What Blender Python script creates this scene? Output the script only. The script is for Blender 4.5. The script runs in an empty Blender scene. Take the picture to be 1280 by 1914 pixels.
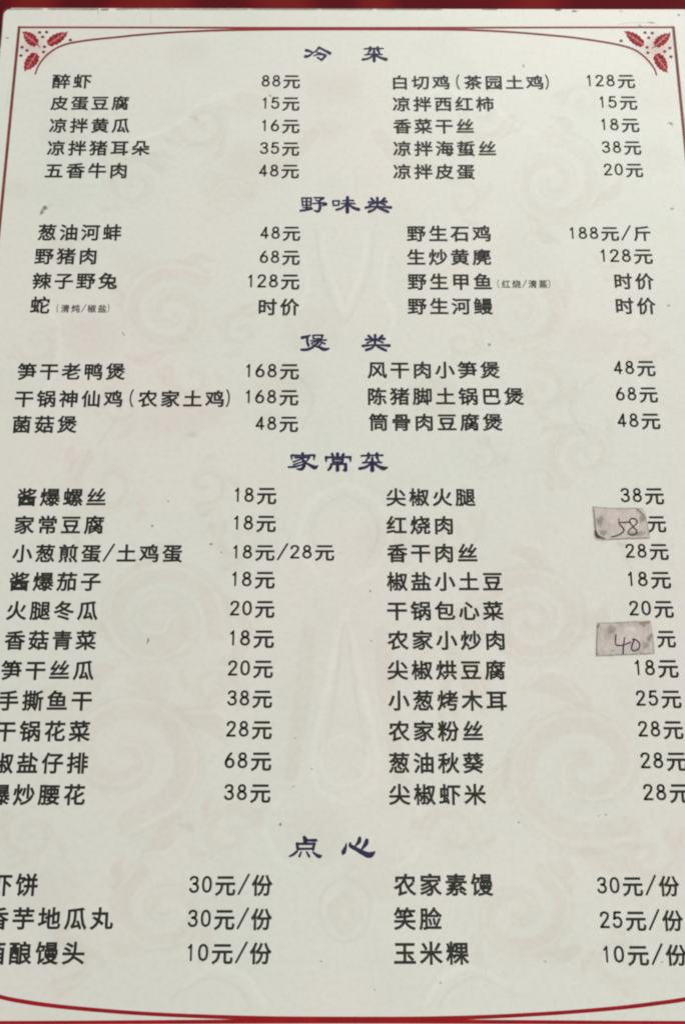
import bpy, bmesh, math, random
from mathutils import Vector, Matrix
random.seed(7)
C = bpy.context.scene.collection
SC = bpy.context.scene

# ------------------------------------------------------------------ camera
F = 1500.0; CX, CY = 640.0, 957.0          # focal length and principal point in photo pixels
TH = math.atan(F / 7057.0)                  # tilt from straight down
DIST = 0.338
HZ = DIST * math.cos(TH)
cam = bpy.data.objects.new('camera', bpy.data.cameras.new('camera'))
C.objects.link(cam); SC.camera = cam
cam.data.sensor_fit = 'VERTICAL'; cam.data.sensor_height = 24.0
cam.data.lens = 24.0 * F / 1914.0
cam.data.clip_start = 0.01; cam.data.clip_end = 50
cam.location = (0, -DIST * math.sin(TH), HZ)
cam.rotation_euler = (TH, 0, 0)
cam.data.dof.use_dof = True
cam.data.dof.focus_distance = 0.325
cam.data.dof.aperture_fstop = 9.0

# ------------------------------------------------------------------ light
w = bpy.data.worlds.new('World'); SC.world = w; w.use_nodes = True
w.node_tree.nodes['Background'].inputs[0].default_value = (1.0, 0.985, .97, 1)
w.node_tree.nodes['Background'].inputs[1].default_value = 0.36
def area(name, loc, target, size, power, col):
    l = bpy.data.lights.new(name, 'AREA'); l.shape = 'RECTANGLE'
    l.size, l.size_y = size; l.energy = power; l.color = col
    o = bpy.data.objects.new(name, l); C.objects.link(o); o.location = loc
    o.rotation_euler = (Vector(target) - Vector(loc)).to_track_quat('-Z', 'Y').to_euler()
    return o
area('soft_key_light', (0.75, 1.55, 1.25), (0, 0, 0), (1.3, 1.0), 20.0, (1.0, 1.0, 0.97))  # unseen softbox from the upper right, stands in for room light
area('warm_fill_light', (0.35, -0.75, 1.9), (0, 0, 0), (0.9, 0.9), 7.0, (1.0, 0.93, 0.84))  # unseen warm area light from overhead, soft fill
SC.view_settings.view_transform = 'Standard'; SC.view_settings.look = 'None'
SC.view_settings.exposure = 0.46; SC.view_settings.gamma = 1.0
SC.render.film_transparent = False
SC.cycles.filter_width = 2.1
SC.cycles.transparent_max_bounces = 24

PAGE_Z = 0.0                                # upper face of the printed sheet
def P(x, y, z=0.0):
    """photo pixel -> point of the printed sheet's plane"""
    X, Y = (x - CX) / F, -(y - CY) / F
    d = Vector((X, Y * math.cos(TH) + math.sin(TH), Y * math.sin(TH) - math.cos(TH)))
    t = (HZ - z) / -d.z
    return Vector((d.x * t, -DIST * math.sin(TH) + d.y * t, z))

# ------------------------------------------------------------------ materials
def mat(name):
    m = bpy.data.materials.new(name); m.use_nodes = True
    return m, m.node_tree, m.node_tree.nodes['Principled BSDF']
def noise(nt, scale, detail=3, rough=0.5, vec=None):
    n = nt.nodes.new('ShaderNodeTexNoise'); n.inputs['Scale'].default_value = scale
    n.inputs['Detail'].default_value = detail; n.inputs['Roughness'].default_value = rough
    if vec is None:
        t = nt.nodes.get('TC') or nt.nodes.new('ShaderNodeTexCoord'); t.name = 'TC'; vec = t.outputs['Object']
    nt.links.new(vec, n.inputs['Vector'])
    return n.outputs['Fac']
def ramp(nt, fac, stops):
    r = nt.nodes.new('ShaderNodeValToRGB'); e = r.color_ramp.elements
    e[0].position, e[0].color = stops[0][0], (*stops[0][1], 1)
    e[1].position, e[1].color = stops[-1][0], (*stops[-1][1], 1)
    for p, c in stops[1:-1]:
        k = e.new(p); k.color = (*c, 1)
    nt.links.new(fac, r.inputs[0]); return r.outputs[0]
def mix(nt, fac, a, b, mode='MIX'):
    n = nt.nodes.new('ShaderNodeMix'); n.data_type = 'RGBA'; n.blend_type = mode
    for s, v in ((n.inputs[0], fac), (n.inputs[6], a), (n.inputs[7], b)):
        if hasattr(v, 'is_linked'): nt.links.new(v, s)
        else: s.default_value = v if not isinstance(v, tuple) else (*v, 1)
    return n.outputs[2]
def math_n(nt, op, a, b=0.0):
    n = nt.nodes.new('ShaderNodeMath'); n.operation = op
    for s, v in ((n.inputs[0], a), (n.inputs[1], b)):
        if hasattr(v, 'is_linked'): nt.links.new(v, s)
        else: s.default_value = v
    return n.outputs[0]

# laminated paper of the page
M_page, nt, bs = mat('laminated_paper')
c0 = ramp(nt, noise(nt, 9, 4, .55), [(.30, (.645, .672, .612)), (.50, (.668, .672, .618)), (.70, (.688, .660, .622))])
c1 = ramp(nt, noise(nt, 28, 5, .6), [(.30, (.960, .965, .95)), (.50, (1, 1, 1)), (.72, (1.0, .985, .985))])
col = mix(nt, 1.0, c0, c1, 'MULTIPLY')
c2 = ramp(nt, noise(nt, 420, 3, .6), [(.33, (.955, .955, .945)), (.55, (1, 1, 1))])
col = mix(nt, 1.0, col, c2, 'MULTIPLY')
c3 = ramp(nt, noise(nt, 150, 4, .7), [(.25, (.86, .85, .83)), (.315, (1, 1, 1))])
col = mix(nt, .55, col, c3, 'MULTIPLY')
at = nt.nodes.new('ShaderNodeAttribute'); at.attribute_name = 'print'      # how much pink, pale and grey ink each spot carries
sx = nt.nodes.new('ShaderNodeSeparateXYZ'); nt.links.new(at.outputs['Vector'], sx.inputs[0])
for i_, tint in enumerate(((.962, .932, .918), (1.05, 1.05, 1.055), (.925, .938, .918))):
    k_ = math_n(nt, 'MULTIPLY', sx.outputs[i_], ramp(nt, noise(nt, 38 + 9 * i_, 3, .6), [(.30, (.45, .45, .45)), (.62, (1, 1, 1))]))
    col = mix(nt, 1.0, col, mix(nt, k_, (1, 1, 1), tint), 'MULTIPLY')
nt.links.new(col, bs.inputs['Base Color'])
bs.inputs['Roughness'].default_value = .42; bs.inputs['Specular IOR Level'].default_value = .35
bp = nt.nodes.new('ShaderNodeBump'); bp.inputs['Strength'].default_value = .10; bp.inputs['Distance'].default_value = .002
nt.links.new(noise(nt, 35, 4, .5), bp.inputs['Height']); nt.links.new(bp.outputs[0], bs.inputs['Normal'])

def simple(name, rgb, rough=.5, var=.0, scale=200, spec=.3):
    m, nt, bs = mat(name)
    if var:
        lo = tuple(c * (1 - var) for c in rgb); hi = tuple(min(1, c * (1 + var)) for c in rgb)
        nt.links.new(ramp(nt, noise(nt, scale, 4, .6), [(.3, lo), (.7, hi)]), bs.inputs['Base Color'])
    else: bs.inputs['Base Color'].default_value = (*rgb, 1)
    bs.inputs['Roughness'].default_value = rough; bs.inputs['Specular IOR Level'].default_value = spec
    return m
M_board = simple('worn_white_board', (.63, .60, .55), .6, .12, 260)
M_ink = simple('black_ink', (.020, .021, .016), .5, .25, 300, .2)
M_small = simple('faint_black_ink', (.09, .09, .075), .5, .35, 900, .2)
M_blue = simple('indigo_ink', (.020, .018, .062), .5, .35, 260, .2)
M_pen = simple('pen_ink', (.060, .040, .055), .5, .3, 700, .2)
M_tape = None
M_red = simple('red_ink', (.29, .010, .015), .6, .18, 120, .06)
M_brown = simple('brown_red_ink', (.175, .045, .036), .5, .3, 160, .2)
M_leaf = simple('leaf_red_ink', (.27, .020, .030), .6, .35, 420, .08)
M_vein = simple('leaf_vein_ink', (.55, .25, .24), .5, .2, 300, .2)
M_berry = simple('berry_ink', (.12, .035, .035), .5, .3, 300, .2)

# frame ink: red where the two lines meet, browner where they are thin
def frame_mat():
    m, nt, bs = mat('frame_ink')
    g = nt.nodes.new('ShaderNodeTexCoord'); s = nt.nodes.new('ShaderNodeSeparateXYZ')
    nt.links.new(g.outputs['Object'], s.inputs[0])
    ax = math_n(nt, 'ABSOLUTE', s.outputs[0])
    c = ramp(nt, math_n(nt, 'MULTIPLY', ax, 8.0), [(.0, (.30, .012, .016)), (.35, (.27, .024, .024)), (.75, (.19, .045, .035)), (1.0, (.24, .040, .036))])
    v = ramp(nt, noise(nt, 140, 3, .6), [(.3, (.8, .8, .8)), (.65, (1, 1, 1))])
    nt.links.new(mix(nt, 1.0, c, v, 'MULTIPLY'), bs.inputs['Base Color'])
    bs.inputs['Roughness'].default_value = .5; bs.inputs['Specular IOR Level'].default_value = .2
    return m
M_frame = frame_mat()

def soft(name, rgb, strength, nscale=120, pw=1.0):
    """ink, dirt or painted shade that fades out across its width (uv.y 0..1 from middle to edge)"""
    m, nt, bs = mat(name)
    bs.inputs['Base Color'].default_value = (*rgb, 1); bs.inputs['Roughness'].default_value = .5
    bs.inputs['Specular IOR Level'].default_value = .25
    uv = nt.nodes.new('ShaderNodeUVMap'); s = nt.nodes.new('ShaderNodeSeparateXYZ')
    nt.links.new(uv.outputs[0], s.inputs[0])
    v = math_n(nt, 'ABSOLUTE', s.outputs[1])
    a = math_n(nt, 'SUBTRACT', 1.0, v)
    mr = nt.nodes.new('ShaderNodeMapRange'); mr.interpolation_type = 'SMOOTHSTEP'
    nt.links.new(a, mr.inputs[0]); mr.inputs[2].default_value = 1.0 / pw
    n = nt.nodes.new('ShaderNodeMapRange'); nt.links.new(noise(nt, nscale, 3, .6), n.inputs[0])
    n.inputs[1].default_value = .25; n.inputs[2].default_value = .65; n.inputs[3].default_value = .35
    al = math_n(nt, 'MULTIPLY', math_n(nt, 'MULTIPLY', mr.outputs[0], n.outputs[0]), strength)
    nt.links.new(al, bs.inputs['Alpha'])
    return m
W_light = soft('pale_scroll_print', (.80, .80, .74), .40, 60)
W_grey = soft('grey_scroll_print', (.58, .61, .55), .10, 60)
W_pink = soft('pink_scroll_print', (.67, .575, .53), .25, 30, 1.5)
W_haze = soft('pink_tint_print', (.80, .56, .52), .30, 60)
D_gap_shade = soft('gap_shade', (.12, .11, .08), .75, 900, 1.6)  # painted shade for the gap along the page edge
D_speck = soft('speck_dirt', (.14, .13, .10), .62, 900, 1.3)
D_smudge = soft('smudge', (.42, .40, .35), .16, 200, 1.0)
D_edge = soft('patch_edge_dirt', (.26, .23, .19), .55, 260, 1.3)
D_stain = soft('brown_stain', (.24, .15, .055), .8, 800, 1.4)
D_light = soft('light_scuff', (.40, .38, .32), .35, 300, 1.2)
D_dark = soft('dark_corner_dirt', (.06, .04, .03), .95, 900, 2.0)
T_light = soft('worn_spot', (.76, .68, .65), .85, 300, 2.2)

# paper patch material
M_tape, nt, bs = mat('grubby_paper_patch')
a = ramp(nt, noise(nt, 110, 5, .65), [(.28, (.38, .345, .30)), (.45, (.51, .47, .43)), (.68, (.60, .555, .52))])
tc = nt.nodes['TC']; mp = nt.nodes.new('ShaderNodeMapping'); mp.inputs['Scale'].default_value = (1.0, .16, 1)
nt.links.new(tc.outputs['Object'], mp.inputs[0])
b = ramp(nt, noise(nt, 900, 3, .6, mp.outputs[0]), [(.3, (.86, .86, .84)), (.6, (1, 1, 1))])
nt.links.new(mix(nt, 1.0, a, b, 'MULTIPLY'), bs.inputs['Base Color']); bs.inputs['Roughness'].default_value = .6

# red brocade cloth
M_cloth, nt, bs = mat('red_brocade')
tc = nt.nodes.new('ShaderNodeTexCoord'); tc.name = 'TC'
wv = nt.nodes.new('ShaderNodeTexWave'); wv.inputs['Scale'].default_value = 5; wv.inputs['Distortion'].default_value = 14
wv.inputs['Detail'].default_value = 2; nt.links.new(tc.outputs['Object'], wv.inputs[0])
a = ramp(nt, wv.outputs['Fac'], [(.25, (.10, .004, .008)), (.6, (.150, .006, .010)), (.97, (.175, .012, .010))])
b = ramp(nt, noise(nt, 2400, 2, .5), [(.3, (.7, .7, .7)), (.7, (1.1, 1.1, 1.1))])
nt.links.new(mix(nt, 1.0, a, b, 'MULTIPLY'), bs.inputs['Base Color'])
bs.inputs['Roughness'].default_value = .8; bs.inputs['Specular IOR Level'].default_value = .08
bp = nt.nodes.new('ShaderNodeBump'); bp.inputs['Strength'].default_value = .3; bp.inputs['Distance'].default_value = .0004
nt.links.new(noise(nt, 2400, 2, .5), bp.inputs['Height']); nt.links.new(bp.outputs[0], bs.inputs['Normal'])

# ------------------------------------------------------------------ helpers
def link(name, me, m, parent=None, label=None, kind=None):
    o = bpy.data.objects.new(name, me); C.objects.link(o)
    if m is not None and not me.materials: me.materials.append(m)
    if parent: o.parent = parent
    if label: o['label'] = label
    if kind: o['kind'] = kind
    return o

def catmull(pts, per=6):
    if len(pts) < 3:
        a, b = pts[0], pts[-1]
        return [tuple(a[k] + (b[k] - a[k]) * i / per for k in range(3)) for i in range(per + 1)]
    out = []
    n = len(pts)
    for i in range(n - 1):
        p0 = pts[max(i - 1, 0)]; p1 = pts[i]; p2 = pts[i + 1]; p3 = pts[min(i + 2, n - 1)]
        for j in range(per):
            t = j / per
            out.append(tuple(.5 * ((2 * p1[k]) + (-p0[k] + p2[k]) * t + (2 * p0[k] - 5 * p1[k] + 4 * p2[k] - p3[k]) * t * t +
                       (-p0[k] + 3 * p1[k] - 3 * p2[k] + p3[k]) * t ** 3) for k in range(3)))
    out.append(tuple(pts[-1])); return out

def stroke(bm, pts, z, caps=True, per=6, uv=None, jit=0.0):
    """a brush stroke on the page: pts (x, y, width) in photo pixels, widths kept"""
    pts = catmull(pts, per)
    L, R, Mid = [], [], []
    n = len(pts)
    for i, (x, y, wd) in enumerate(pts):
        a = pts[max(i - 1, 0)]; b = pts[min(i + 1, n - 1)]
        dx, dy = b[0] - a[0], b[1] - a[1]; l = math.hypot(dx, dy) or 1
        nx, ny = -dy / l, dx / l
        h = max(.15, wd / 2 * (1 + (random.uniform(-jit, jit) if jit else 0)))
        if uv is not None and (i == 0 or i == n - 1): h *= .25
        L.append(bm.verts.new(P(x + nx * h, y + ny * h, z))); R.append(bm.verts.new(P(x - nx * h, y - ny * h, z)))
        if uv is not None: Mid.append(bm.verts.new(P(x, y, z)))
    def up(f):
        f.normal_update()
        if f.normal.z < 0: f.normal_flip()
    def setuv(f, vals):
        for lp in f.loops: lp[uv].uv = (0, vals[lp.vert])
    for i in range(n - 1):
        if uv is None:
            up(bm.faces.new((L[i], L[i + 1], R[i + 1], R[i])))
        else:
            e0 = 1.0 if i == 0 else 0.0; e1 = 1.0 if i == n - 2 else 0.0
            for A, s in ((L, 1), (R, -1)):
                f = bm.faces.new((A[i], A[i + 1], Mid[i + 1], Mid[i]))
                setuv(f, {A[i]: 1.0, A[i + 1]: 1.0, Mid[i + 1]: e1, Mid[i]: e0}); up(f)
    if caps and uv is None:
        for i, sgn in ((0, -1), (n - 1, 1)):
            x, y, wd = pts[i]; h = wd / 2
            a = pts[max(i - 1, 0)]; b = pts[min(i + 1, n - 1)]
            ang = math.atan2(b[1] - a[1], b[0] - a[0]) + (math.pi if sgn < 0 else 0)
            vs = [bm.verts.new(P(x + math.cos(ang + t) * h, y + math.sin(ang + t) * h, z))
                  for t in [(-.5 + k / 6) * math.pi for k in range(7)]]
            up(bm.faces.new(vs))

def strokes_mesh(name, lst, z0=6e-5, dz=1.5e-5, sc=1.0, ox=0, oy=0, jit=.03, per=6):
    bm = bmesh.new()
    for i, s in enumerate(lst):
        stroke(bm, [(ox + x / sc, oy + y / sc, wd / sc) for x, y, wd in s], z0 + dz * i, jit=jit, per=per)
    me = bpy.data.meshes.new(name); bm.to_mesh(me); bm.free(); return me

def soft_parts(name, items, m, z0, dz=1.0e-6, label=None, parent=None, per=6):
    """items: ('line', pts) or ('blob', cx, cy, rx, ry, angle), each a printed, dirty or painted-shade mark of its own"""
    for i, it in enumerate(items):
        z = z0 + dz * i
        bm = bmesh.new(); uv = bm.loops.layers.uv.new('uv')
        if it[0] == 'line': stroke(bm, it[1], z, uv=uv, per=per)
        else:
            _, cx, cy, rx, ry, an = it
            n = 20; c = bm.verts.new(P(cx, cy, z)); ring = []
            ph = random.uniform(0, 6)
            for k in range(n):
                t = 2 * math.pi * k / n; r = 1 + .16 * math.sin(3 * t + ph) + .08 * math.sin(5 * t + 2 * ph)
                x, y = rx * r * math.cos(t), ry * r * math.sin(t)
                ring.append(bm.verts.new(P(cx + x * math.cos(an) - y * math.sin(an), cy + x * math.sin(an) + y * math.cos(an), z)))
            for k in range(n):
                f = bm.faces.new((c, ring[(k + 1) % n], ring[k]))
                for lp in f.loops: lp[uv].uv = (0, 0 if lp.vert is c else 1)
        me = bpy.data.meshes.new(name); bm.to_mesh(me); bm.free()
        part(name, me, m, label, parent=parent)

def round_slab(name, corners, r, z0, z1, bevel, seg=8, sag=0.0):
    """slab with rounded corners; corners = (x0, y0, x1, y1) in metres"""
    x0, y0, x1, y1 = corners; ring = []
    for cx, cy, a0 in ((x1 - r, y1 - r, 0), (x0 + r, y1 - r, 90), (x0 + r, y0 + r, 180), (x1 - r, y0 + r, 270)):
        for k in range(seg + 1):
            a = math.radians(a0 + 90 * k / seg); ring.append((cx + r * math.cos(a), cy + r * math.sin(a)))
    bm = bmesh.new()
    bot = [bm.verts.new((x, y, z0)) for x, y in ring]; top = [bm.verts.new((x, y, z1)) for x, y in ring]
    n = len(ring); bm.faces.new(top); bm.faces.new(bot[::-1])
    for k in range(n): bm.faces.new((bot[k], bot[(k + 1) % n], top[(k + 1) % n], top[k]))
    te = [e for e in bm.edges if all(abs(v.co.z - z1) < 1e-7 for v in e.verts)]
    bmesh.ops.bevel(bm, geom=te, offset=bevel, segments=3, affect='EDGES')
    bmesh.ops.recalc_face_normals(bm, faces=bm.faces)
    me = bpy.data.meshes.new(name); bm.to_mesh(me); bm.free(); return me

# ------------------------------------------------------------------ glyph library
GL = {}
BOLD = .026
DIG = {   # round-ended digits, drawn in a box 1 high: (points), pen width .115
 '0': [[(.27,.02),(.10,.12),(.03,.36),(.03,.64),(.10,.88),(.27,.98),(.44,.88),(.51,.64),(.51,.36),(.44,.12),(.27,.02)]],
 '1': [[(.02,.80),(.12,.86),(.20,.97)],[(.20,.97),(.20,.5),(.20,.03)]],
 '2': [[(.05,.76),(.09,.91),(.27,.98),(.46,.90),(.48,.70),(.38,.50),(.20,.28),(.03,.03)],[(.03,.03),(.27,.03),(.51,.03)]],
 '3': [[(.04,.82),(.10,.93),(.27,.98),(.44,.91),(.46,.72),(.38,.58),(.22,.54)],[(.22,.54),(.42,.48),(.51,.28),(.44,.09),(.27,.02),(.10,.06),(.02,.20)]],
 '4': [[(.40,.03),(.40,.5),(.40,.97)],[(.40,.97),(.22,.62),(.01,.27)],[(.01,.27),(.28,.27),(.55,.27)]],
 '5': [[(.46,.96),(.30,.96),(.11,.96)],[(.11,.96),(.09,.78),(.06,.55)],[(.06,.55),(.26,.63),(.44,.55),(.51,.33),(.43,.10),(.25,.02),(.09,.06),(.02,.20)]],
 '6': [[(.36,.97),(.20,.76),(.07,.50),(.03,.28),(.11,.08),(.27,.02),(.44,.09),(.51,.30),(.44,.51),(.27,.58),(.11,.50),(.04,.34)]],
 '8': [[(.27,.55),(.11,.64),(.08,.80),(.14,.93),(.27,.98),(.40,.93),(.46,.80),(.43,.64),(.27,.55)],[(.27,.55),(.08,.44),(.02,.26),(.10,.08),(.27,.02),(.44,.08),(.52,.26),(.46,.44),(.27,.55)]],
 '/': [[(.0,.0),(.25,.5),(.5,1.0)]],
 '(': [[(.16,1.0),(.05,.80),(.0,.5),(.05,.20),(.16,.0)]],
 ')': [[(.0,1.0),(.11,.80),(.16,.5),(.11,.20),(.0,.0)]]}
def drawn(ch):
    vs, fs = [], []
    pw = .080 if ch not in '/()' else .055
    for st in DIG[ch]:
        pts = catmull([(x, y, 0) for x, y in st], 5); n = len(pts); o = len(vs)
        for i, (x, y, _) in enumerate(pts):
            a, b = pts[max(i - 1, 0)], pts[min(i + 1, n - 1)]
            if st[0] == st[-1] and i in (0, n - 1): a, b = pts[n - 2], pts[1]
            l = math.hypot(b[0] - a[0], b[1] - a[1]) or 1; nx, ny = -(b[1] - a[1]) / l * pw, (b[0] - a[0]) / l * pw
            vs += [(x + nx, y + ny), (x - nx, y - ny)]
        fs += [(o + 2 * i, o + 2 * i + 1, o + 2 * i + 3, o + 2 * i + 2) for i in range(n - 1)]
        if st[0] != st[-1]:
            for i, sg in ((0, 1), (n - 1, -1)):
                x, y, _ = pts[i]; dx, dy = vs[o + 2 * i][0] - x, vs[o + 2 * i][1] - y
                a0 = math.atan2(dy, dx); k0 = len(vs)
                vs += [(x + pw * math.cos(a0 + sg * math.pi * k / 6), y + pw * math.sin(a0 + sg * math.pi * k / 6)) for k in range(7)]
                fs.append(tuple(range(k0, k0 + 7)))
    xs = [v[0] for v in vs]; ys = [v[1] for v in vs]
    return vs, fs, (min(xs), min(ys), max(xs), max(ys))
def glyph(ch):
    if ch in GL: return GL[ch]
    if ch in DIG: GL[ch] = drawn(ch); return GL[ch]
    cu = bpy.data.curves.new('t', 'FONT'); cu.body = ch; cu.size = 1.0; cu.fill_mode = 'FRONT'
    cu.resolution_u = 3
    ob = bpy.data.objects.new('t', cu); C.objects.link(ob)
    dg = bpy.context.evaluated_depsgraph_get(); dg.update()
    me = bpy.data.meshes.new_from_object(ob.evaluated_get(dg))
    bm = bmesh.new(); bm.from_mesh(me)
    bmesh.ops.remove_doubles(bm, verts=bm.verts, dist=1e-5)
    bm.verts.ensure_lookup_table()
    acc = {}
    for e in bm.edges:                       # push the outline outwards: a slightly bolder face
        if len(e.link_faces) != 1: continue
        f = e.link_faces[0]; p, q = e.verts[0].co, e.verts[1].co
        d = (q - p); nrm = Vector((d.y, -d.x, 0))
        if nrm.length < 1e-7: continue
        nrm.normalize()
        if nrm.dot(f.calc_center_median() - p) > 0: nrm = -nrm
        for v in e.verts: acc.setdefault(v, []).append(nrm)
    for v, l in acc.items():
        m = sum(l, Vector((0, 0, 0)))
        if m.length < .3: continue
        m.normalize(); c = max(.55, m.dot(l[0]))
        v.co += m * (BOLD / c)
    bm.verts.index_update()
    vs = [(v.co.x, v.co.y) for v in bm.verts]; fs = [tuple(v.index for v in f.verts) for f in bm.faces]
    bm.free()
    bpy.data.objects.remove(ob); bpy.data.curves.remove(cu); bpy.data.meshes.remove(me)
    xs = [v[0] for v in vs]; ys = [v[1] for v in vs]
    bb = (min(xs), min(ys), max(xs), max(ys))
    GL[ch] = (vs, fs, bb); return GL[ch]
SAMPLE = glyph('国'); UNIT = (SAMPLE[2][2] - SAMPLE[2][0]) / .83   # em of the CJK face in glyph units
HALF = {c: (.445, .73) for c in '02345689'}; HALF['1'] = (.19, .73); HALF['/'] = (.54, .92)
HALF['('] = (.19, .98); HALF[')'] = (.19, .98)

def text_mesh(name, s, x0, x1, y0, y1, z=5e-5, sp=.07, ky=1.0, fity=.5):
    """a printed line whose ink fills x0..x1, y0..y1 of the photo"""
    pen = 0.0; vs, fs = [], []
    for ch in s:
        gv, gf, (bx0, by0, bx1, by1) = glyph(ch)
        if ch in HALF:
            gw, gh = HALF[ch]; cell = .5
            if ch == '/': base = -.06
            elif ch in '()': base = -.10
            else: base = .03
            sx = gw / (bx1 - bx0); sy = gh / (by1 - by0)
            al = {'(': .04, ')': -.20}.get(ch, 0)
            q = [(pen + al + cell / 2 + (x - (bx0 + bx1) / 2) * sx, base + (y - by0) * sy) for x, y in gv]
        else:
            cell = 1.0; mx = (1 - (bx1 - bx0) / UNIT) / 2
            cxm = SAMPLE[2][0] / UNIT - .085
            q = [(pen + x / UNIT - cxm, y / UNIT) for x, y in gv]
        o = len(vs); vs += q; fs += [tuple(i + o for i in f) for f in gf]
        pen += cell + sp
    xa = min(v[0] for v in vs); xb = max(v[0] for v in vs); ya = min(v[1] for v in vs); yb = max(v[1] for v in vs)
    ym = (y0 + y1) / 2
    A = P(x0, ym); B = P(x1, ym); k = (B - A).length / (xb - xa)
    T = P((x0 + x1) / 2, y0); Bt = P((x0 + x1) / 2, y1)
    kf = (T.y - Bt.y) / (yb - ya); kyy = k * ky * (1 - fity) + kf * fity
    ymid = (T.y + Bt.y) / 2
    out = [(A.x + (x - xa) * k, ymid + (y - (ya + yb) / 2) * kyy, z) for x, y in vs]
    me = bpy.data.meshes.new(name); me.from_pydata(out, [], fs); me.update()
    bm = bmesh.new(); bm.from_mesh(me)
    for f in bm.faces:
        f.normal_update()
        if f.normal.z < 0: f.normal_flip()
    bm.to_mesh(me); bm.free()
    return me

# ------------------------------------------------------------------ setting: cloth
TABLE_Z = -0.0052
bm = bmesh.new()
n = 60
grid = []
for j in range(n + 1):
    row = []
    for i in range(n + 1):
        x = (i / n - .5) * 1.8; y = (j / n - .5) * 1.8
        inside = max(0.0, min(1.0, (max(abs(x) - .17, abs(y) - .24)) / .1))
        row.append(bm.verts.new((x, y, TABLE_Z + inside * .0012 * math.sin(x * 21 + y * 8) * math.sin(y * 17))))
    grid.append(row)
for j in range(n):
    for i in range(n): bm.faces.new((grid[j][i], grid[j][i + 1], grid[j + 1][i + 1], grid[j + 1][i])).smooth = True
me = bpy.data.meshes.new('tablecloth'); bm.to_mesh(me); bm.free()
link('tablecloth', me, M_cloth, kind='structure')

# ------------------------------------------------------------------ the menu
menu = bpy.data.objects.new('menu_card', None); C.objects.link(menu); menu.location = (0, 0, TABLE_Z)
menu['label'] = 'laminated white restaurant menu with red frame and printed Chinese dishes and prices'
menu['category'] = 'menu'
PARTS = []
def part(name, me, m, label=None, kind=None, parent=None):
    o = link(name, me, m, None, label, kind)
    p = parent or menu
    o.parent = p
    o.matrix_parent_inverse = Matrix.Translation((0, 0, -TABLE_Z)) if p is menu else Matrix()
    return o

tl = P(8.5, 17.5); tr_x = P(1288, 17.5).x; bot_y = P(640, 1957).y
page_r = .0026
part('page', round_slab('page', (tl.x, bot_y, tr_x, tl.y), page_r, -.0010, 0.0, .00025), M_page)
e = P(4.0, 12.5)
bk = part('backing_board', round_slab('backing_board', (e.x, bot_y - .0008, tr_x + .0004, e.y), page_r + .0008, TABLE_Z + .0003, -.0012, .0005), M_board)
bk.rotation_euler[2] = math.radians(-.16)   # turned a little under the page, so it peeks out along the top left

# shade of the gap between the two sheets, painted as dark broken strips
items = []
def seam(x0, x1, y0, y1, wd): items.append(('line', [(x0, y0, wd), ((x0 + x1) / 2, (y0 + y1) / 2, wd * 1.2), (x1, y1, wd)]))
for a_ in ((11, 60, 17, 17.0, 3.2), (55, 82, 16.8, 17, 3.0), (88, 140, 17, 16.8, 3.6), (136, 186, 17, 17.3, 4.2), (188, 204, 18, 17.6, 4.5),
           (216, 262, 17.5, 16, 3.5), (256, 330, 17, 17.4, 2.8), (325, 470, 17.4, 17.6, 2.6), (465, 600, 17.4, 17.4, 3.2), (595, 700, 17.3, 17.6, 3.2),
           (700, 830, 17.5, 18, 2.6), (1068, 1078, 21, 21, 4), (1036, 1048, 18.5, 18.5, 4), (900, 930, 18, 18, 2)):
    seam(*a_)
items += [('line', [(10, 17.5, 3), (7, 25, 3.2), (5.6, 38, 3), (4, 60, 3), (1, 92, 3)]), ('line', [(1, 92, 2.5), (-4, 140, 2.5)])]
soft_parts('seam_shade', items, D_gap_shade, 2.0e-5, 2e-6)

# ---- watermark scrolls
def spiral(cx, cy, r0, r1, turns, a0, sgn, wd0, wd1, asp=.92):
    n = max(8, int(abs(turns) * 9)); out = []
    for i in range(n + 1):
        t = i / n; a = a0 + sgn * turns * 2 * math.pi * t; r = r0 + (r1 - r0) * t ** 1.15
        out.append((cx + r * math.cos(a), cy + r * asp * math.sin(a), 1.7 * (wd0 + (wd1 - wd0) * t)))
    return ('line', out)
WL, WG, WP = [], [], []
def scroll(cx, cy, r, a0, sgn, turns=1.7):
    WP.append(spiral(cx, cy, r * .10, r, turns, a0, sgn, r * .10, r * .22))
    WL.append(spiral(cx, cy, r * .18, r * 1.17, turns, a0, sgn, r * .06, r * .09))
    WG.append(spiral(cx, cy, r * .22, r * 1.22, turns, a0, sgn, r * .04, r * .06))
    for k in range(3):                       # leafy lobes growing out of the scroll
        a = a0 + sgn * 2 * math.pi * (turns - .10 - .24 * k); rr = r * (1.0 - .05 * k)
        x, y = cx + rr * math.cos(a), cy + rr * .92 * math.sin(a)
        x2, y2 = cx + rr * 1.5 * math.cos(a + sgn * .55), cy + rr * 1.36 * math.sin(a + sgn * .55)
        mx_, my_ = (x + x2) / 2 + r * .12 * math.cos(a), (y + y2) / 2 + r * .12 * math.sin(a)
        WP.append(('line', [(x, y, r * .20), (mx_, my_, r * .30), (x2, y2, r * .10)]))
        WL.append(('line', [(x, y, r * .05), (mx_ + r * .17 * math.cos(a), my_ + r * .17 * math.sin(a), r * .06), (x2, y2, r * .04)]))
MX = 645
for cx, cy, r, a0, tn in ((320, 586, 92, 0.4, 1.8), (251, 345, 62, 2.6, 1.5), (431, 380, 46, 4.0, 1.3), (452, 620, 42, 3.4, 1.3),
                      (297, 1159, 112, 0.2, 2.0), (231, 1410, 140, 4.6, 1.5), (361, 705, 48, 3.5, 1.0),
                      (311, 1700, 92, 1.0, 1.5), (205, 905, 70, 2.2, 1.3), (385, 905, 46, .6, 1.2), (120, 1010, 42, 1.8, 1.2)):
    scroll(cx, cy, r, a0, 1, tn)
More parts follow.
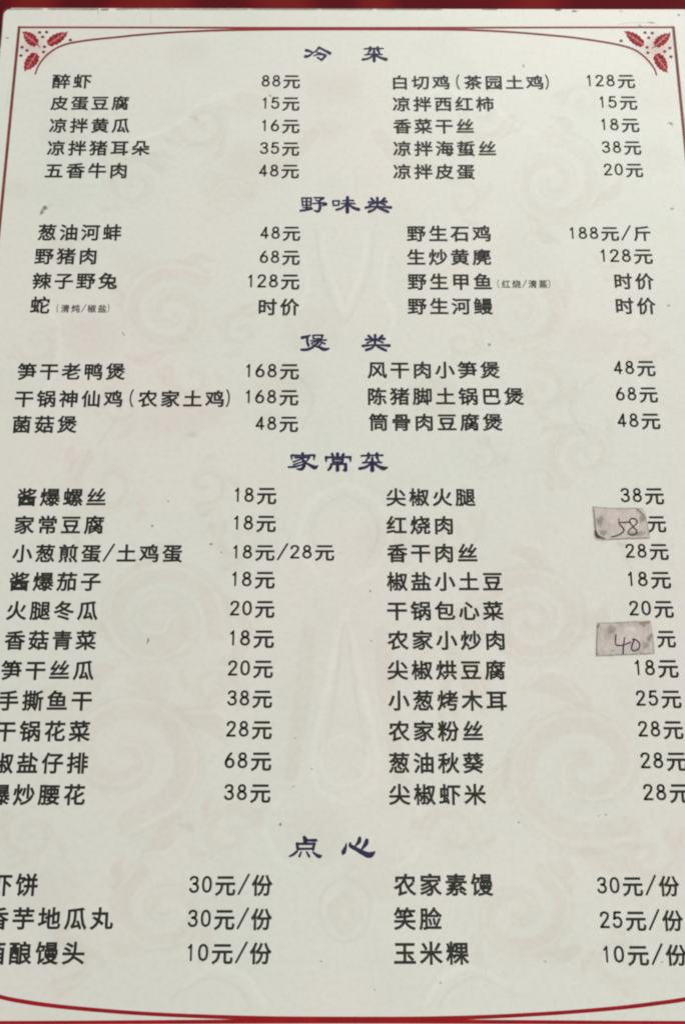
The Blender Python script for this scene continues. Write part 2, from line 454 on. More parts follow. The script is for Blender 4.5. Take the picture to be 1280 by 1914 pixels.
for cx, cy, r, a0, tn in ((1030, 341, 92, 3.4, 1.8), (968, 585, 78, 3.0, 1.6), (862, 372, 44, 5.4, 1.2), (862, 640, 40, 6.0, 1.2),
                      (993, 1163, 108, 2.9, 2.0), (1094, 1435, 150, 4.8, 1.6), (1090, 850, 66, .2, 1.7), (900, 858, 34, 5.8, 1.2),
                      (966, 1708, 96, 2.1, 1.5), (1190, 1010, 48, 1.2, 1.2)):
    scroll(cx, cy, r, a0, -1, tn)
for cx, cy, r, a0, sg in ((70, 640, 44, 1, 1), (150, 480, 40, 3, 1), (400, 1290, 56, 5, 1), (60, 1560, 60, 2, 1), (430, 1560, 60, 4, 1), (120, 1790, 56, 0, 1), (455, 1010, 50, 2, 1),
                      (1200, 640, 44, 2, -1), (1130, 480, 40, 0, -1), (880, 1290, 56, 4, -1), (1210, 1600, 60, 1, -1), (850, 1560, 58, 5, -1), (1160, 1790, 56, 3, -1), (850, 1000, 50, 1, -1),
                      (380, 230, 54, 1, 1), (900, 215, 54, 2, -1), (190, 230, 40, 4, 1), (1090, 190, 40, 5, -1), (230, 760, 50, 3, 1), (1010, 730, 50, 0, -1)):
    scroll(cx, cy, r, a0, sg, 1.3)
for s in (-1, 1):       # the tall middle motif, mirrored
    def m_(pts): return ('line', [(MX + s * x, y, wd) for x, y, wd in pts])
    WL.append(m_([(42, 436, 8), (34, 490, 9), (18, 540, 9), (2, 580, 7)]))
    WG.append(m_([(54, 430, 5), (46, 500, 6), (26, 560, 6), (4, 602, 5)]))
    WL.append(m_([(78, 470, 8), (70, 540, 10), (92, 590, 10), (76, 640, 8)]))
    WG.append(m_([(100, 690, 6), (60, 740, 7), (80, 800, 6)]))
    WL.append(m_([(0, 905, 10), (60, 935, 14), (84, 1000, 14), (60, 1062, 12), (16, 1090, 9)]))
    WG.append(m_([(0, 925, 5), (44, 950, 6), (62, 1000, 6), (40, 1050, 6)]))
    WL.append(m_([(2, 1140, 6), (16, 1200, 10), (36, 1300, 12), (58, 1400, 12), (52, 1470, 10), (0, 1502, 9)]))
    WG.append(m_([(2, 1165, 5), (12, 1240, 6), (24, 1330, 6), (38, 1410, 6)]))
    WL.append(m_([(0, 1372, 7), (34, 1392, 9), (46, 1426, 9), (28, 1458, 8), (0, 1470, 7)]))
    WP.append(m_([(70, 1180, 26), (74, 1260, 34), (88, 1360, 30), (100, 1450, 22)]))
    WL.append(m_([(120, 1490, 8), (150, 1540, 12), (128, 1600, 12), (86, 1626, 8)]))
    WG.append(m_([(0, 1638, 6), (38, 1664, 7), (46, 1710, 7), (30, 1748, 6), (0, 1762, 6)]))
    WP.append(m_([(0, 1676, 26), (22, 1704, 26), (0, 1738, 22)]))
    WL.append(m_([(300, 1846, 8), (250, 1808, 10), (190, 1822, 12), (150, 1874, 10)]))
    WG.append(m_([(320, 1862, 6), (256, 1828, 6), (200, 1846, 6), (176, 1884, 6)]))
    WL.append(m_([(120, 200, 8), (180, 168, 10), (260, 190, 12), (330, 240, 10), (400, 262, 8)]))
    WP.append(m_([(60, 250, 26), (110, 300, 34), (180, 322, 24)]))
    WL.append(m_([(560, 560, 8), (530, 640, 12), (560, 730, 12), (600, 780, 8)]))
    WG.append(m_([(470, 700, 6), (420, 760, 7), (460, 830, 6)]))
    WP.append(m_([(180, 1180, 20), (220, 1260, 32), (260, 1330, 20)]))
for i in range(30):
    WP.append(('blob', random.uniform(30, 1250), random.uniform(90, 1840), random.uniform(22, 60), random.uniform(18, 44), random.uniform(0, 3)))
import numpy as np
def print_sheet():
    """the printed face: a fine grid whose points carry the pale background print"""
    x0, x1, y0, y1 = tl.x + .003, tr_x - .003, bot_y + .003, tl.y - .003
    st = .00075; nx, ny = int((x1 - x0) / st) + 1, int((y1 - y0) / st) + 1
    xs = np.linspace(x0, x1, nx); ys = np.linspace(y0, y1, ny)
    ink = np.zeros((ny, nx, 3))
    for ch, lst in ((0, WP), (1, WL), (2, WG)):
        for it in lst:
            if it[0] == 'line':
                pts = catmull(it[1], 8); q = [(*P(x, y).xy, wd / 2 * (P(x + 1, y).x - P(x, y).x)) for x, y, wd in pts]
            else:
                c = P(it[1], it[2]); r = it[3] * .8 * (P(it[1] + 1, it[2]).x - c.x); q = [(c.x - r * .3, c.y, r), (c.x + r * .3, c.y, r)]
            q = np.array(q); m = q[:, 2].max() + 2 * st
            i0, i1 = np.searchsorted(xs, [q[:, 0].min() - m, q[:, 0].max() + m]); j0, j1 = np.searchsorted(ys, [q[:, 1].min() - m, q[:, 1].max() + m])
            if i1 <= i0 or j1 <= j0: continue
            X, Y = np.meshgrid(xs[i0:i1], ys[j0:j1]); v = np.zeros_like(X)
            for (ax, ay, aw), (bx, by, bw) in zip(q[:-1], q[1:]):
                dx, dy = bx - ax, by - ay; l2 = dx * dx + dy * dy + 1e-12
                t = np.clip(((X - ax) * dx + (Y - ay) * dy) / l2, 0, 1)
                d = np.hypot(X - ax - t * dx, Y - ay - t * dy); wd = aw + (bw - aw) * t
                soft_ = max(st * 1.5, .0) if it[0] == 'line' else wd
                v = np.maximum(v, np.clip((wd - d) / soft_ + .5, 0, 1))
            v = v * v * (3 - 2 * v) * (1 if it[0] == 'line' else .8)
            ink[j0:j1, i0:i1, ch] = np.maximum(ink[j0:j1, i0:i1, ch], v)
    verts = np.zeros((ny, nx, 3)); verts[..., 0] = xs[None, :]; verts[..., 1] = ys[:, None]; verts[..., 2] = 2e-5
    idx = np.arange(nx * ny).reshape(ny, nx)
    f = np.stack([idx[:-1, :-1], idx[:-1, 1:], idx[1:, 1:], idx[1:, :-1]], -1).reshape(-1, 4)
    me = bpy.data.meshes.new('printed_sheet')
    me.vertices.add(nx * ny); me.vertices.foreach_set('co', verts.ravel())
    me.loops.add(f.size); me.loops.foreach_set('vertex_index', f.ravel())
    me.polygons.add(len(f)); me.polygons.foreach_set('loop_start', np.arange(0, f.size, 4)); me.polygons.foreach_set('loop_total', np.full(len(f), 4))
    me.update(calc_edges=True)
    at = me.attributes.new('print', 'FLOAT_VECTOR', 'POINT'); at.data.foreach_set('vector', ink.reshape(-1, 3).ravel())
    return me
part('printed_sheet', print_sheet(), M_page, 'printed face with a faint pink and grey scroll pattern')

# ---- red frame
def line_mesh(name, lst, z0=4e-5, jit=0): return strokes_mesh(name, [[(x, y, wd * 1.16) for x, y, wd in c] for c in lst], z0, 1e-5, jit=jit, per=8)
TLc, TRc = (36.5, 51), (1257.5, 51)
def down(x, y, y2): # follow the page's vertical from a pixel to another pixel row
    q = P(x, y).x
    lo, hi = x - 400, x + 400
    for _ in range(50):
        m = (lo + hi) / 2
        if P(m, y2).x < q: lo = m
        else: hi = m
    return (m, y2)
BLc, BRc = down(*TLc, 1912), down(*TRc, 1912)
part('frame_line', line_mesh('frame_line', [[(TLc[0], 51, 3.2), (300, 51.5, 3.2), (640, 52.4, 3.6), (980, 51.5, 3.2), (TRc[0], 51, 3.2)]]), M_frame, 'thin red line along the top')
part('frame_line', line_mesh('frame_line', [[(*BLc, 6), (100, 1911.5, 6), (640, 1909, 7), (1180, 1911.5, 6), (*BRc, 6)]]), M_red, 'red line along the bottom')
part('frame_line', line_mesh('frame_line', [[(*TLc, 4.6), (*down(*TLc, 500), 5), (*BLc, 6)]], 5.5e-5), M_brown, 'brown red line down the left side')
part('frame_line', line_mesh('frame_line', [[(*TRc, 4.8), (*down(*TRc, 500), 5), (*BRc, 6)]], 5.5e-5), M_brown, 'brown red line down the right side')
topc = [(66.5, 138, 2.6), (73, 122, 2.8), (87, 104, 3), (106, 90, 3), (126, 82, 3.2), (152, 77, 3.2), (183, 73, 3.2), (223, 69, 3.2), (262, 65, 3.2),
        (330, 60, 3.2), (420, 56.5, 3.4), (520, 54.8, 3.8), (640, 54.2, 4.2), (760, 54.6, 3.8), (860, 55.6, 3.4), (950, 59.5, 3.2), (1040, 67, 3.2), (1077, 71, 3.2), (1115, 76.5, 3.2), (1152, 83, 3.2),
        (1180.6, 91, 3.2), (1199.4, 102.5, 3), (1214, 117, 3), (1222.8, 130, 2.8), (1226, 140, 2.4)]
part('frame_curve', line_mesh('frame_curve', [topc], 7e-5), M_frame, 'thin curved red line under the top line')
botc = [(-150, 1800, 6), (-70, 1840, 6), (0, 1863, 6.6), (50, 1873, 6.8), (100, 1880, 6.6), (170, 1887, 6.4), (260, 1894, 6.2), (360, 1899, 6.2), (500, 1903.5, 7), (640, 1905, 8), (780, 1904.5, 7.5), (900, 1901, 6.4),
        (1000, 1896, 6.2), (1080, 1890.5, 6.2), (1160, 1883.5, 6.4), (1230, 1875, 6.6), (1283, 1867, 6.6), (1350, 1850, 6), (1430, 1808, 6)]
part('frame_curve', line_mesh('frame_curve', [botc], 7e-5), M_red, 'curved red line above the bottom line')

# ---- corner leaves and berries
def leaf(tip, base, wd, mir=1, stem=None, z=6e-5):
    tx, ty = tip; bx, by = base; L = math.hypot(tx - bx, ty - by); ux, uy = (tx - bx) / L, (ty - by) / L; nx, ny = -uy, ux
    prof = [0, .30, .40, .34, .50, .42, .50, .40, .44, .30, .30, .13, .02]
    bm = bmesh.new(); n = len(prof)
    Lf = [bm.verts.new(P(bx + ux * L * i / (n - 1) + nx * prof[i] * wd, by + uy * L * i / (n - 1) + ny * prof[i] * wd, z)) for i in range(n)]
    Rt = [bm.verts.new(P(bx + ux * L * i / (n - 1) - nx * prof[min(i + 1, n - 1) if 0 < i < n - 1 else i] * wd, by + uy * L * i / (n - 1) - ny * prof[min(i + 1, n - 1) if 0 < i < n - 1 else i] * wd, z)) for i in range(n)]
    for i in range(n - 1):
        if i == 0:
            f = bm.faces.new((Lf[0], Lf[1], Rt[1]))
        else: f = bm.faces.new((Lf[i], Lf[i + 1], Rt[i + 1], Rt[i]))
        f.normal_update()
        if f.normal.z < 0: f.normal_flip()
    me = bpy.data.meshes.new('leaf'); bm.to_mesh(me); bm.free()
    o = part('corner_leaf', me, M_leaf)
    v = [[(bx + ux * L * .05, by + uy * L * .05, 1.3), (bx + ux * L * .5, by + uy * L * .5, 1.6), (bx + ux * L * .88, by + uy * L * .88, .7)]]
    for t in (.3, .5, .68):
        for s in (-1, 1):
            v.append([(bx + ux * L * t, by + uy * L * t, 1.0), (bx + ux * L * (t + .12) + s * nx * wd * .27, by + uy * L * (t + .12) + s * ny * wd * .27, .4)])
    part('leaf_vein', strokes_mesh('leaf_vein', v, z + 1e-5, 2e-6, per=3), M_vein, parent=o)
    if stem:
        part('leaf_stem', strokes_mesh('leaf_stem', [[(bx, by, 2.2), (stem[0], stem[1], 1.0)]], z + 1e-5, 1e-6, per=3), M_brown, parent=o)
def S(x, y, k=4.923, ox=0, oy=0): return (ox + x / k, oy + y / k)
leaf(S(205, 293), S(350, 410), 22, stem=S(375, 440))
leaf(S(628, 288), S(440, 412), 21)
leaf(S(232, 660), S(340, 488), 24)
q = dict(k=5.333, ox=1040)
leaf(S(668, 312, **q), S(868, 450, **q), 20)
leaf(S(1132, 320, **q), S(975, 462, **q), 20, stem=S(945, 482, **q))
leaf(S(1108, 722, **q), S(980, 540, **q), 23)
def berry(x, y, rx, ry):
    bm = bmesh.new()
    vs = [bm.verts.new(P(x + rx * math.cos(t), y + ry * math.sin(t), 6e-5)) for t in [2 * math.pi * k / 12 for k in range(12)]]
    f = bm.faces.new(vs); f.normal_update()
    if f.normal.z < 0: f.normal_flip()
    me = bpy.data.meshes.new('berry'); bm.to_mesh(me); bm.free(); part('corner_berry', me, M_berry)
for x, y in ((368, 298), (432, 295), (396, 340), (650, 368), (206, 434), (252, 464), (196, 511), (412, 430), (404, 478)): berry(*S(x, y), 3.3, 2.6)
for x, y in ((878, 325), (950, 330), (915, 376), (640, 407), (898, 472), (906, 526), (1125, 478), (1073, 513), (1136, 565)): berry(*S(x, y, **q), 3.3, 2.7)
soft_parts('corner_tint', [('blob', 68, 88, 52, 44, .3), ('blob', 60, 80, 34, 30, 0), ('blob', 1224, 92, 52, 44, -.3), ('blob', 1232, 84, 34, 30, 0)], W_haze, 3e-5)

# ---- section headings, brush lettering
def heading(lab, chars, sc, ox, oy):
    part('section_heading', strokes_mesh('heading', [[(x, y, wd * 1.25 + 2.5) for x, y, wd in c] for c in chars], 5e-5, 4e-6, sc, ox, oy, jit=.05), M_blue, lab)
cai1 = [[(855,82,14),(940,75,18),(1110,76,14)], [(937,60,26),(938,100,28)], [(1035,60,26),(1036,100,28)], [(930,100,22),(905,150,16)],
        [(1045,95,24),(1062,150,18)], [(868,158,16),(985,150,16),(1095,155,14)], [(988,98,24),(988,160,32),(990,238,34)],
        [(975,165,20),(920,205,20),(838,222,26)], [(1005,165,20),(1080,200,24),(1150,220,34)]]
heading('heading 冷菜 in dark indigo brush lettering', [
    [(85,100,30),(130,110,26),(180,132,12)], [(78,182,34),(120,175,26),(175,135,16),(225,100,18),(258,62,26)], [(258,62,26),(300,85,22),(350,110,26),(400,138,36)],
    [(225,128,14),(265,135,16),(298,146,16)], [(190,172,14),(250,154,16),(325,158,24),(345,170,26)], [(342,175,26),(315,205,24),(290,232,22)], [(240,195,20),(265,212,20),(292,230,20)]] + cai1,
    7.111, 560, 80)
heading('heading 野味类 in dark indigo brush lettering', [
    [(98,55,18),(105,150,18)], [(95,55,16),(215,55,16)], [(212,55,18),(205,145,20)], [(155,60,20),(155,200,22)], [(100,100,11),(210,100,11)], [(105,145,12),(210,145,12)],
    [(110,176,12),(215,172,12)], [(75,215,20),(150,205,22),(225,190,18)], [(250,50,14),(370,52,20)], [(370,56,20),(315,90,20)], [(265,76,12),(310,95,16)],
    [(235,125,16),(330,116,16),(395,130,36)], [(318,110,26),(324,175,28),(302,220,28),(250,212,12)], [(395,132,34),(355,150,12)],
    [(485,92,18),(495,150,18)], [(485,90,14),(565,90,16)], [(565,92,20),(558,145,18)], [(498,148,12),(558,145,14)],
    [(610,88,14),(670,84,14),(745,86,16)], [(595,125,14),(670,118,14),(762,125,16)], [(670,45,30),(668,130,34),(668,228,38)],
    [(655,130,16),(600,180,20),(530,202,22)], [(690,135,18),(740,175,26),(810,198,32)],
    [(970,60,26),(1005,95,18)], [(1135,60,28),(1095,95,18)], [(935,106,22),(1040,103,13),(1160,99,24)], [(1045,52,26),(1045,150,26)], [(1030,112,14),(945,142,18)],
    [(1060,112,14),(1145,138,16)], [(900,174,26),(1000,162,15),(1100,164,16),(1215,172,28)], [(1040,165,20),(1000,200,22),(940,226,28)], [(1060,180,16),(1120,202,26),(1180,228,24)]],
    6.737, 550, 362)
heading('heading 煲类 in dark indigo brush lettering', [
    [(100,88,34),(150,76,24),(195,62,20)], [(165,88,28),(163,140,26),(180,190,26)], [(238,60,20),(240,100,18)], [(235,58,16),(360,58,18)], [(355,60,24),(345,100,18)],
    [(245,100,12),(345,100,14)], [(205,128,14),(300,121,12),(400,118,18)], [(298,105,24),(295,160,26)], [(280,132,14),(215,160,14)], [(315,132,14),(385,165,20)],
    [(275,165,20),(230,210,24),(160,238,28),(90,240,24)], [(255,190,18),(310,206,26),(375,236,34),(432,226,20)], [(335,168,18),(315,190,14)], [(225,172,14),(245,192,14)],
    [(935,65,26),(975,100,20)], [(1105,65,28),(1065,98,18)], [(900,112,24),(1010,108,13),(1135,102,26)], [(1017,55,26),(1015,165,26)], [(1000,118,14),(915,156,18)],
    [(1035,118,14),(1115,148,18)], [(862,192,28),(960,182,17),(1080,181,17),(1195,188,30)], [(1010,180,20),(975,218,24),(905,242,28)], [(1040,195,18),(1095,222,26),(1155,250,24)]],
    6.737, 550, 618)
heading('heading 家常菜 in dark indigo brush lettering', [
    [(228,50,30),(230,70,24)], [(100,70,22),(230,72,15),(365,68,22)], [(95,74,24),(98,120,12)], [(368,72,26),(362,125,10)], [(135,98,18),(310,95,18)],
    [(215,105,20),(248,150,28),(242,200,34),(215,236,30),(160,234,14)], [(200,120,12),(115,150,16)], [(225,148,12),(120,182,16)], [(230,178,12),(140,206,20),(62,212,20)],
    [(308,100,16),(285,128,16),(255,152,14)], [(250,150,16),(310,185,24),(372,216,40),(408,196,14)],
    [(645,55,34),(645,90,24)], [(580,56,28),(595,82,18)], [(715,60,30),(695,86,18)], [(510,95,24),(640,93,15),(800,92,24)], [(510,95,30),(508,146,12)], [(795,95,28),(800,146,10)],
    [(590,120,22),(592,150,22)], [(585,118,16),(710,118,18)], [(708,118,24),(703,150,22)], [(590,149,14),(705,149,14)],
    [(565,176,18),(740,173,20)], [(572,178,22),(562,215,26),(535,245,20)], [(742,175,28),(742,246,34)], [(645,155,26),(645,245,36)], [(718,248,20),(742,247,26)],
    [(930,76,18),(1060,69,15),(1185,70,18)], [(1015,50,26),(1015,95,28)], [(1115,50,28),(1115,95,26)], [(1010,100,18),(978,146,15)], [(1120,95,20),(1140,146,17)],
    [(945,158,16),(1060,153,15),(1170,156,16)], [(1060,100,24),(1060,170,32),(1060,248,40)], [(1045,165,20),(985,210,24),(910,228,28)], [(1080,165,20),(1140,205,26),(1195,226,38),(1240,214,14)]],
    6.4, 530, 840)
heading('heading 点心 in dark indigo brush lettering', [
    [(275,72,36),(288,100,48),(290,150,42)], [(300,111,26),(430,112,34)], [(180,157,34),(190,235,26)], [(175,158,26),(415,158,26)], [(405,158,30),(393,233,28)], [(185,226,24),(395,223,24)],
    [(175,260,26),(130,300,26),(80,324,18)], [(235,265,16),(210,325,24)], [(305,265,16),(340,325,26)], [(392,268,18),(430,302,30),(475,325,42),(505,315,14)],
    [(835,150,8),(820,210,32),(795,272,48),(785,295,20)], [(1010,82,34),(1000,130,40),(945,195,12)], [(1105,112,40),(1090,160,44),(1030,240,14)],
    [(885,150,22),(890,185,38),(960,225,42),(1050,275,50),(1130,308,64),(1180,290,48),(1212,262,12)]],
    7.111, 530, 1555)

# ---- dish names and prices: (text, x0, x1, y0, y1) of the ink
NAMES = [
 ('醉虾',98.5,171.5,139,165),('皮蛋豆腐',95,241.5,180,206),('凉拌黄瓜',92.5,243.5,221.5,248.5),('凉拌猪耳朵',88.5,281,263,290.5),('五香牛肉',85,237.5,305,333),
 ('白切鸡(茶园土鸡)',734,1025,140,167),('凉拌西红柿',733,922.5,181,208),('香菜干丝',734,885,222.5,249.5),('凉拌海蜇丝',734,926.5,264,292),('凉拌皮蛋',734,887.5,307.5,335),
 ('葱油河蚌',71.5,227.5,419,450),('野猪肉',65.5,181,464,494),('辣子野兔',61.5,220,510,540.5),('蛇',57.5,94,554,586),
 ('野生石鸡',760,916.5,421.5,451.5),('生炒黄麂',760,917.5,466,496),('野生甲鱼',761.5,918.5,511,542),('野生河鳗',761.5,921,557,588),
 ('笋干老鸭煲',33,235,679,710),('干锅神仙鸡(农家土鸡)',28.5,430,728.5,760.5),('菌菇煲',24,145,777.5,809),
 ('风干肉小笋煲',686.5,934,676,707.5),('陈猪脚土锅巴煲',687.5,979,725,757),('筒骨肉豆腐煲',688.5,939,773.5,805.5),
 ('酱爆螺丝',33,198.5,913,946),('家常豆腐',27.5,195,964.5,998),('小葱煎蛋/土鸡蛋',23.5,341.5,1017,1051),('酱爆茄子',18.5,189,1070,1104.5),('火腿冬瓜',12.5,184,1124,1159),
 ('香菇青菜',9,181,1179,1214.5),('笋干丝瓜',2.5,176.5,1235,1271),('手撕鱼干',-3,172.5,1291,1328.5),('干锅花菜',-8,170,1347.5,1386),('椒盐仔排',-15,165.5,1407,1446),('爆炒腰花',-22,160,1466.5,1505),
 ('尖椒火腿',721,888.5,913.5,946),('红烧肉',721.5,846,965,998.5),('香干肉丝',722.5,891.5,1016.5,1051),('椒盐小土豆',722.5,938.5,1070,1104.5),('干锅包心菜',723,941,1124.5,1159),
 ('农家小炒肉',723,942.5,1179.5,1214.5),('尖椒烘豆腐',723,944,1235,1270.5),('小葱烤木耳',725,946.5,1291,1328.5),('农家粉丝',725,902.5,1347.5,1385.5),('葱油秋葵',726,905,1407,1445.5),('尖椒虾米',726,908.5,1466,1504.5),
 ('虾饼',-19,71.5,1633,1675),('香芋地瓜丸',-26,212.5,1697,1737.5),('酒酿馒头',-33,159,1760.5,1802.5),
 ('农家素馒',735,921.5,1633,1674.5),('笑脸',735,826,1696,1738.5),('玉米粿',736,876.5,1760.5,1802.5)]
PRICES = [
 ('88元',489,561,140.5,166),('15元',491,560,182,207.5),('16元',490,560,224,249.5),('35元',486,559.5,266,292),('48元',484,559,308,334),
 ('128元',1096,1186,140,165.5),('15元',1120,1190,180,206),('18元',1123,1194,222,247.5),('38元',1124,1197.5,264,290),('20元',1127.5,1201,306,332),
 ('48元',486.5,561.5,423.5,451),('68元',485.5,560.5,468.5,496),('128元',464,560,513,542),('时价',483.5,560,558.5,590),
 ('188元/斤',1064,1215,422,450.5),('128元',1122,1219,466.5,493.5),('时价',1147.5,1221.5,511,541.5),('时价',1150,1225,556.5,588),
 ('168元',460,559,681,709.5),('168元',459.5,558,729.5,758),('48元',477.5,557.5,779,808),
 ('48元',1146,1224,674.5,704),('68元',1150,1228.5,724,753),('48元',1153,1233,773,803),
 ('18元',439,517,912,943),('18元',437.5,516,964.5,994.5),('18元/28元',436,625,1017,1047),('18元',434,514,1069.5,1100),('20元',430,513.5,1123.5,1155),
 ('18元',430,512.5,1179,1211),('20元',426,510.5,1235,1267.5),('38元',425,509,1291,1323.5),('28元',423,508.5,1348,1382),('68元',420,507.5,1407,1440.5),('38元',419,506,1466.5,1500.5),
 ('38元',1159,1240,912.5,943.5),('元',1209,1244,965,996),('28元',1168,1248.5,1017,1047),('18元',1173,1253,1069.5,1100),('20元',1175,1258,1123.5,1155),('元',1226.5,1262,1179.5,1211),
 ('18元',1186,1267,1234,1267),('25元',1187.5,1272.5,1291,1324),('28元',1191.5,1276,1348,1382),('28元',1196,1283,1407,1441),('28元',1201,1289,1466,1501),
 ('30元/份',354,510,1633,1675),('30元/份',351.5,509,1696,1739),('10元/份',351,508,1760.5,1802),
 ('30元/份',1115,1269,1635.5,1675.5),('25元/份',1120,1276,1699.5,1740.5),('10元/份',1127,1284,1764.5,1804.5)]
for t in NAMES: part('dish_name', text_mesh('dish_name', *t), M_ink, 'printed dish name ' + t[0])
for t in PRICES: part('dish_price', text_mesh('dish_price', *t), M_ink, 'printed price ' + t[0])
for t in (('(清炖/椒盐)',106.5,205,568,585), ('(红烧/清蒸)',929,1027.5,522,539.5)):
    part('cooking_note', text_mesh('note', *t, sp=.10), M_small, 'small printed note ' + t[0])

# ---- two stuck-on price patches
def patch(outline, lift, sc, ox, oy, label):
    pts = [(ox + x / sc, oy + y / sc) for x, y in outline]
    # densify and roughen the torn outline
    ring = []
    for i in range(len(pts)):
        a, b = pts[i], pts[(i + 1) % len(pts)]
        k = max(1, int(math.hypot(b[0] - a[0], b[1] - a[1]) / 7))
        for j in range(k):
            t = j / k; jx = random.uniform(-.35, .35) if j else 0
            ring.append((a[0] + (b[0] - a[0]) * t + jx, a[1] + (b[1] - a[1]) * t + jx))
    cx = sum(p[0] for p in ring) / len(ring); cy = sum(p[1] for p in ring) / len(ring)
    bm = bmesh.new(); T0, T1 = .00008, .00018; rows = []
    for f in (1.0, .93, .6, .25):
        r = []
        for x, y in ring:
            px, py = cx + (x - cx) * f, cy + (y - cy) * f
            up = 0.0
            for lx, ly, h, rad in lift:
                d = math.hypot(px - (ox + lx / sc), py - (oy + ly / sc)); up += h * max(0, 1 - d / rad) ** 2
            r.append(bm.verts.new(P(px, py, T1 + up)))
        rows.append(r)
    c = bm.verts.new(P(cx, cy, T1)); n = len(ring)
    lowr = [bm.verts.new(P(x, y, T0)) for x, y in ring]
    for k in range(n):
        j = (k + 1) % n
        for a, b in zip(rows, rows[1:]): bm.faces.new((a[k], a[j], b[j], b[k]))
        bm.faces.new((rows[-1][k], rows[-1][j], c)); bm.faces.new((lowr[k], lowr[j], rows[0][j], rows[0][k]))
    bmesh.ops.recalc_face_normals(bm, faces=bm.faces)
    if sum(f.normal.z for f in bm.faces) < 0: bmesh.ops.reverse_faces(bm, faces=bm.faces)
    for f in bm.faces: f.smooth = True
    me = bpy.data.meshes.new('price_patch'); bm.to_mesh(me); bm.free()
    return part('price_patch', me, M_tape, label)
def K(l, sc, ox, oy):
    out = []
    for it in l:
        if it[0] == 'line': out.append(('line', [(ox + x / sc, oy + y / sc, wd / sc) for x, y, wd in it[1]]))
        else: out.append(('blob', ox + it[1] / sc, oy + it[2] / sc, it[3] / sc, it[4] / sc, it[5]))
    return out
def pen(lst, wd): return [[(x, y, wd * random.uniform(.8, 1.15)) for x, y in s] for s in lst]

p1 = patch([(172,103),(430,124),(700,122),(795,138),(808,225),(832,330),(858,488),(600,494),(330,505),(222,484),(200,400),(184,210)],
           [(222, 484, .0004, 9), (795, 140, .0003, 9)], 6.4, 1080, 930, 'grubby paper patch with 58 handwritten on it')
soft_parts('patch_stain', K([('blob', 430, 240, 150, 110, .3), ('blob', 640, 340, 120, 100, 0)], 6.4, 1080, 930), T_light, 2.5e-4, 1e-6, parent=p1)
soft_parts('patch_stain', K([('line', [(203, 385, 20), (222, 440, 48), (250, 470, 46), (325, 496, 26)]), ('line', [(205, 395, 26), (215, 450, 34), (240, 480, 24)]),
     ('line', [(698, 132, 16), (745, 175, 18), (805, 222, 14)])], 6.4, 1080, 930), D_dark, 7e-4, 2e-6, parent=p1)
soft_parts('patch_stain', K([('line', [(180, 115, 22), (188, 220, 26), (200, 330, 30), (208, 400, 30)]), ('line', [(180, 112, 14), (400, 128, 18), (690, 128, 18), (790, 145, 18)]),
     ('line', [(340, 500, 16), (600, 488, 22), (850, 482, 22)]), ('line', [(800, 230, 10), (825, 330, 14), (848, 470, 16)]), ('blob', 260, 280, 60, 90, .2), ('blob', 770, 250, 60, 70, .2),
     ('blob', 300, 420, 70, 50, .2), ('blob', 720, 430, 120, 40, 0)], 6.4, 1080, 930), D_edge, 2.9e-4, 3e-6, parent=p1)
part('handwriting', strokes_mesh('h', pen([[(487,255),(490,312),(520,345),(546,385),(520,425),(462,455),(400,470)], [(498,298),(560,297),(615,294)],
     [(615,292),(650,340),(700,400),(690,435),(640,447),(600,425),(612,385),(660,345),(702,300),(690,262),(645,250),(615,272),(622,300)]], 15), 3.4e-4, 3e-6, 6.4, 1080, 930, jit=.1), M_pen, 'handwritten number 58', parent=p1)

p2 = patch([(228,156),(520,146),(700,132),(866,128),(884,230),(892,300),(900,420),(912,524),(700,534),(500,542),(212,552),(216,360)],
           [(240, 170, .0004, 8), (860, 135, .0003, 9)], 6.4, 1080, 1140, 'grubby paper patch with 40 handwritten on it')
soft_parts('patch_stain', K([('blob', 620, 300, 165, 140, .1), ('blob', 520, 400, 130, 90, 0), ('blob', 330, 420, 90, 80, 0)], 6.4, 1080, 1140), T_light, 2.5e-4, 1e-6, parent=p2)
soft_parts('patch_stain', K([('blob', 245, 185, 20, 36, .1), ('line', [(722, 150, 18), (780, 152, 46), (865, 142, 26)]), ('line', [(730, 160, 10), (790, 190, 22), (800, 170, 10)]),
     ('blob', 232, 530, 18, 16, 0), ('blob', 882, 300, 14, 30, 0), ('blob', 400, 548, 26, 10, 0), ('blob', 415, 488, 24, 12, -.4)], 6.4, 1080, 1140), D_stain, 6.4e-4, 2e-6, parent=p2)
soft_parts('patch_stain', K([('line', [(232, 165, 20), (222, 350, 20), (218, 540, 22)]), ('line', [(235, 158, 16), (520, 152, 20), (720, 138, 18)]), ('line', [(730, 515, 20), (800, 525, 24), (870, 515, 20)]),
     ('line', [(890, 300, 14), (900, 420, 20), (905, 515, 16)]), ('blob', 400, 230, 70, 80, 0), ('blob', 850, 340, 40, 70, .2), ('blob', 800, 420, 60, 60, 0), ('line', [(230, 545, 14), (500, 535, 16), (720, 528, 14)])],
     6.4, 1080, 1140), D_edge, 2.9e-4, 3e-6, parent=p2)
part('handwriting', strokes_mesh('h', pen([[(450,295),(446,360),(450,412),(490,426),(545,418),(620,388)], [(556,330),(540,430),(536,525)],
     [(650,348),(700,365),(736,410),(722,462),(672,488),(640,470),(644,420),(668,352)]], 17), 3.4e-4, 3e-6, 6.4, 1080, 1140, jit=.1), M_pen, 'handwritten number 40', parent=p2)

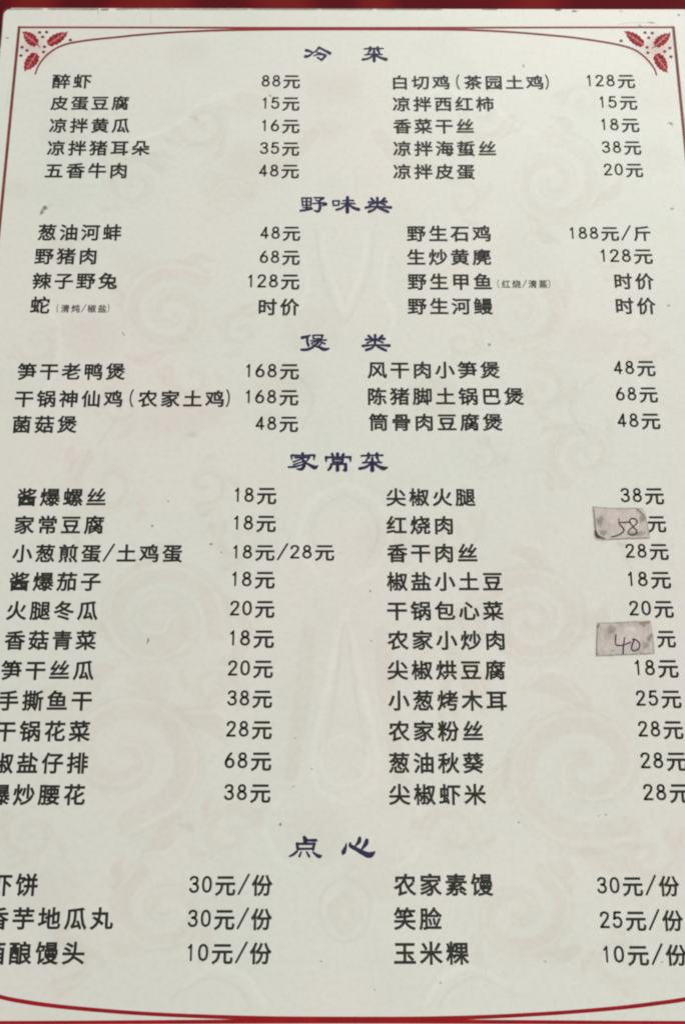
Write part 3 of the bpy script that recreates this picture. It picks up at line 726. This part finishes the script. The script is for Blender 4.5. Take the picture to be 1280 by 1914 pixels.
# ---- specks, scuffs and stains on the laminate
sp_ = [('blob', x, y, rx, ry, a) for x, y, rx, ry, a in (
    (1253, 231, 7, 3.5, .5), (977.5, 123, 2.2, 5, .1), (1268, 28, 3.5, 3, 0), (1196, 49, 6, 3, .6), (1216, 42, 9, 2, .1), (315, 937, 2.6, 2.4, 0), (692, 1105, 4, 2.5, .9),
    (1132, 1523, 2.6, 2.2, 0), (1119, 1525, 2, 1.8, 0), (1249, 571, 3.4, 3, 0), (1255, 390, 4, 3, 0), (914, 644, 4, 4, 0), (505, 179, 4, 2, .5), (823, 1837, 3, 2.6, 0),
    (694, 1198, 3, 2, 0), (583, 1437, 2.4, 2.2, 0), (552, 1380, 2, 2, 0), (548, 1470, 2.4, 2, 0), (969, 1537, 3, 2, .6), (1236, 1798, 3, 2.6, 0), (14, 71, 5, 2, 0),
    (231, 624, 1.8, 6, -.5), (524, 1541, 4, 4, 0), (1018, 1797, 4, 2, .6), (277, 1198, 3, 8, .2), (825, 322, 3, 3, 0), (414, 1032, 2, 3, 0), (285, 983, 4, 3, 0),
    (1198, 1797, 2.5, 2.2, 0), (635, 1033, 1.6, 1.6, 0), (600, 1797, 3, 2.4, 0), (1160, 21, 4, 2, 0), (700, 1850, 2, 2, 0), (395, 1017, 5, 3, 0), (822, 527, 6, 2, -.9), (1230, 70, 5, 1.4, .5))]
soft_parts('speck', sp_, D_speck, 6.5e-5)
soft_parts('food_stain', [('blob', 84, 389, 8, 5.5, -.5), ('blob', 79, 397, 6.5, 4.5, -.9)], D_stain, 1.1e-4)
soft_parts('smudge', [('blob', 92, 386, 11, 5, -.6), ('blob', 361, 812, 20, 10, 0), ('blob', 365, 222, 18, 6, .5), ('blob', 1160, 1018, 16, 6, .1), ('blob', 352, 1545, 24, 12, .3)], D_smudge, 5.5e-5)
cr = [('line', [(281, 20, 1.6), (283, 30, 1.6), (281, 46, 1.4)]), ('line', [(112, 1505, 1.2), (120, 1520, 1.2)]), ('line', [(1150, 46, 2), (1184, 42, 2), (1232, 44, 1.4)]), ('line', [(20, 140, 1), (10, 220, 1)]),
      ('line', [(186, 18, 3), (182, 27, 2)])]
soft_parts('scratch', cr, D_light, 1.2e-4)
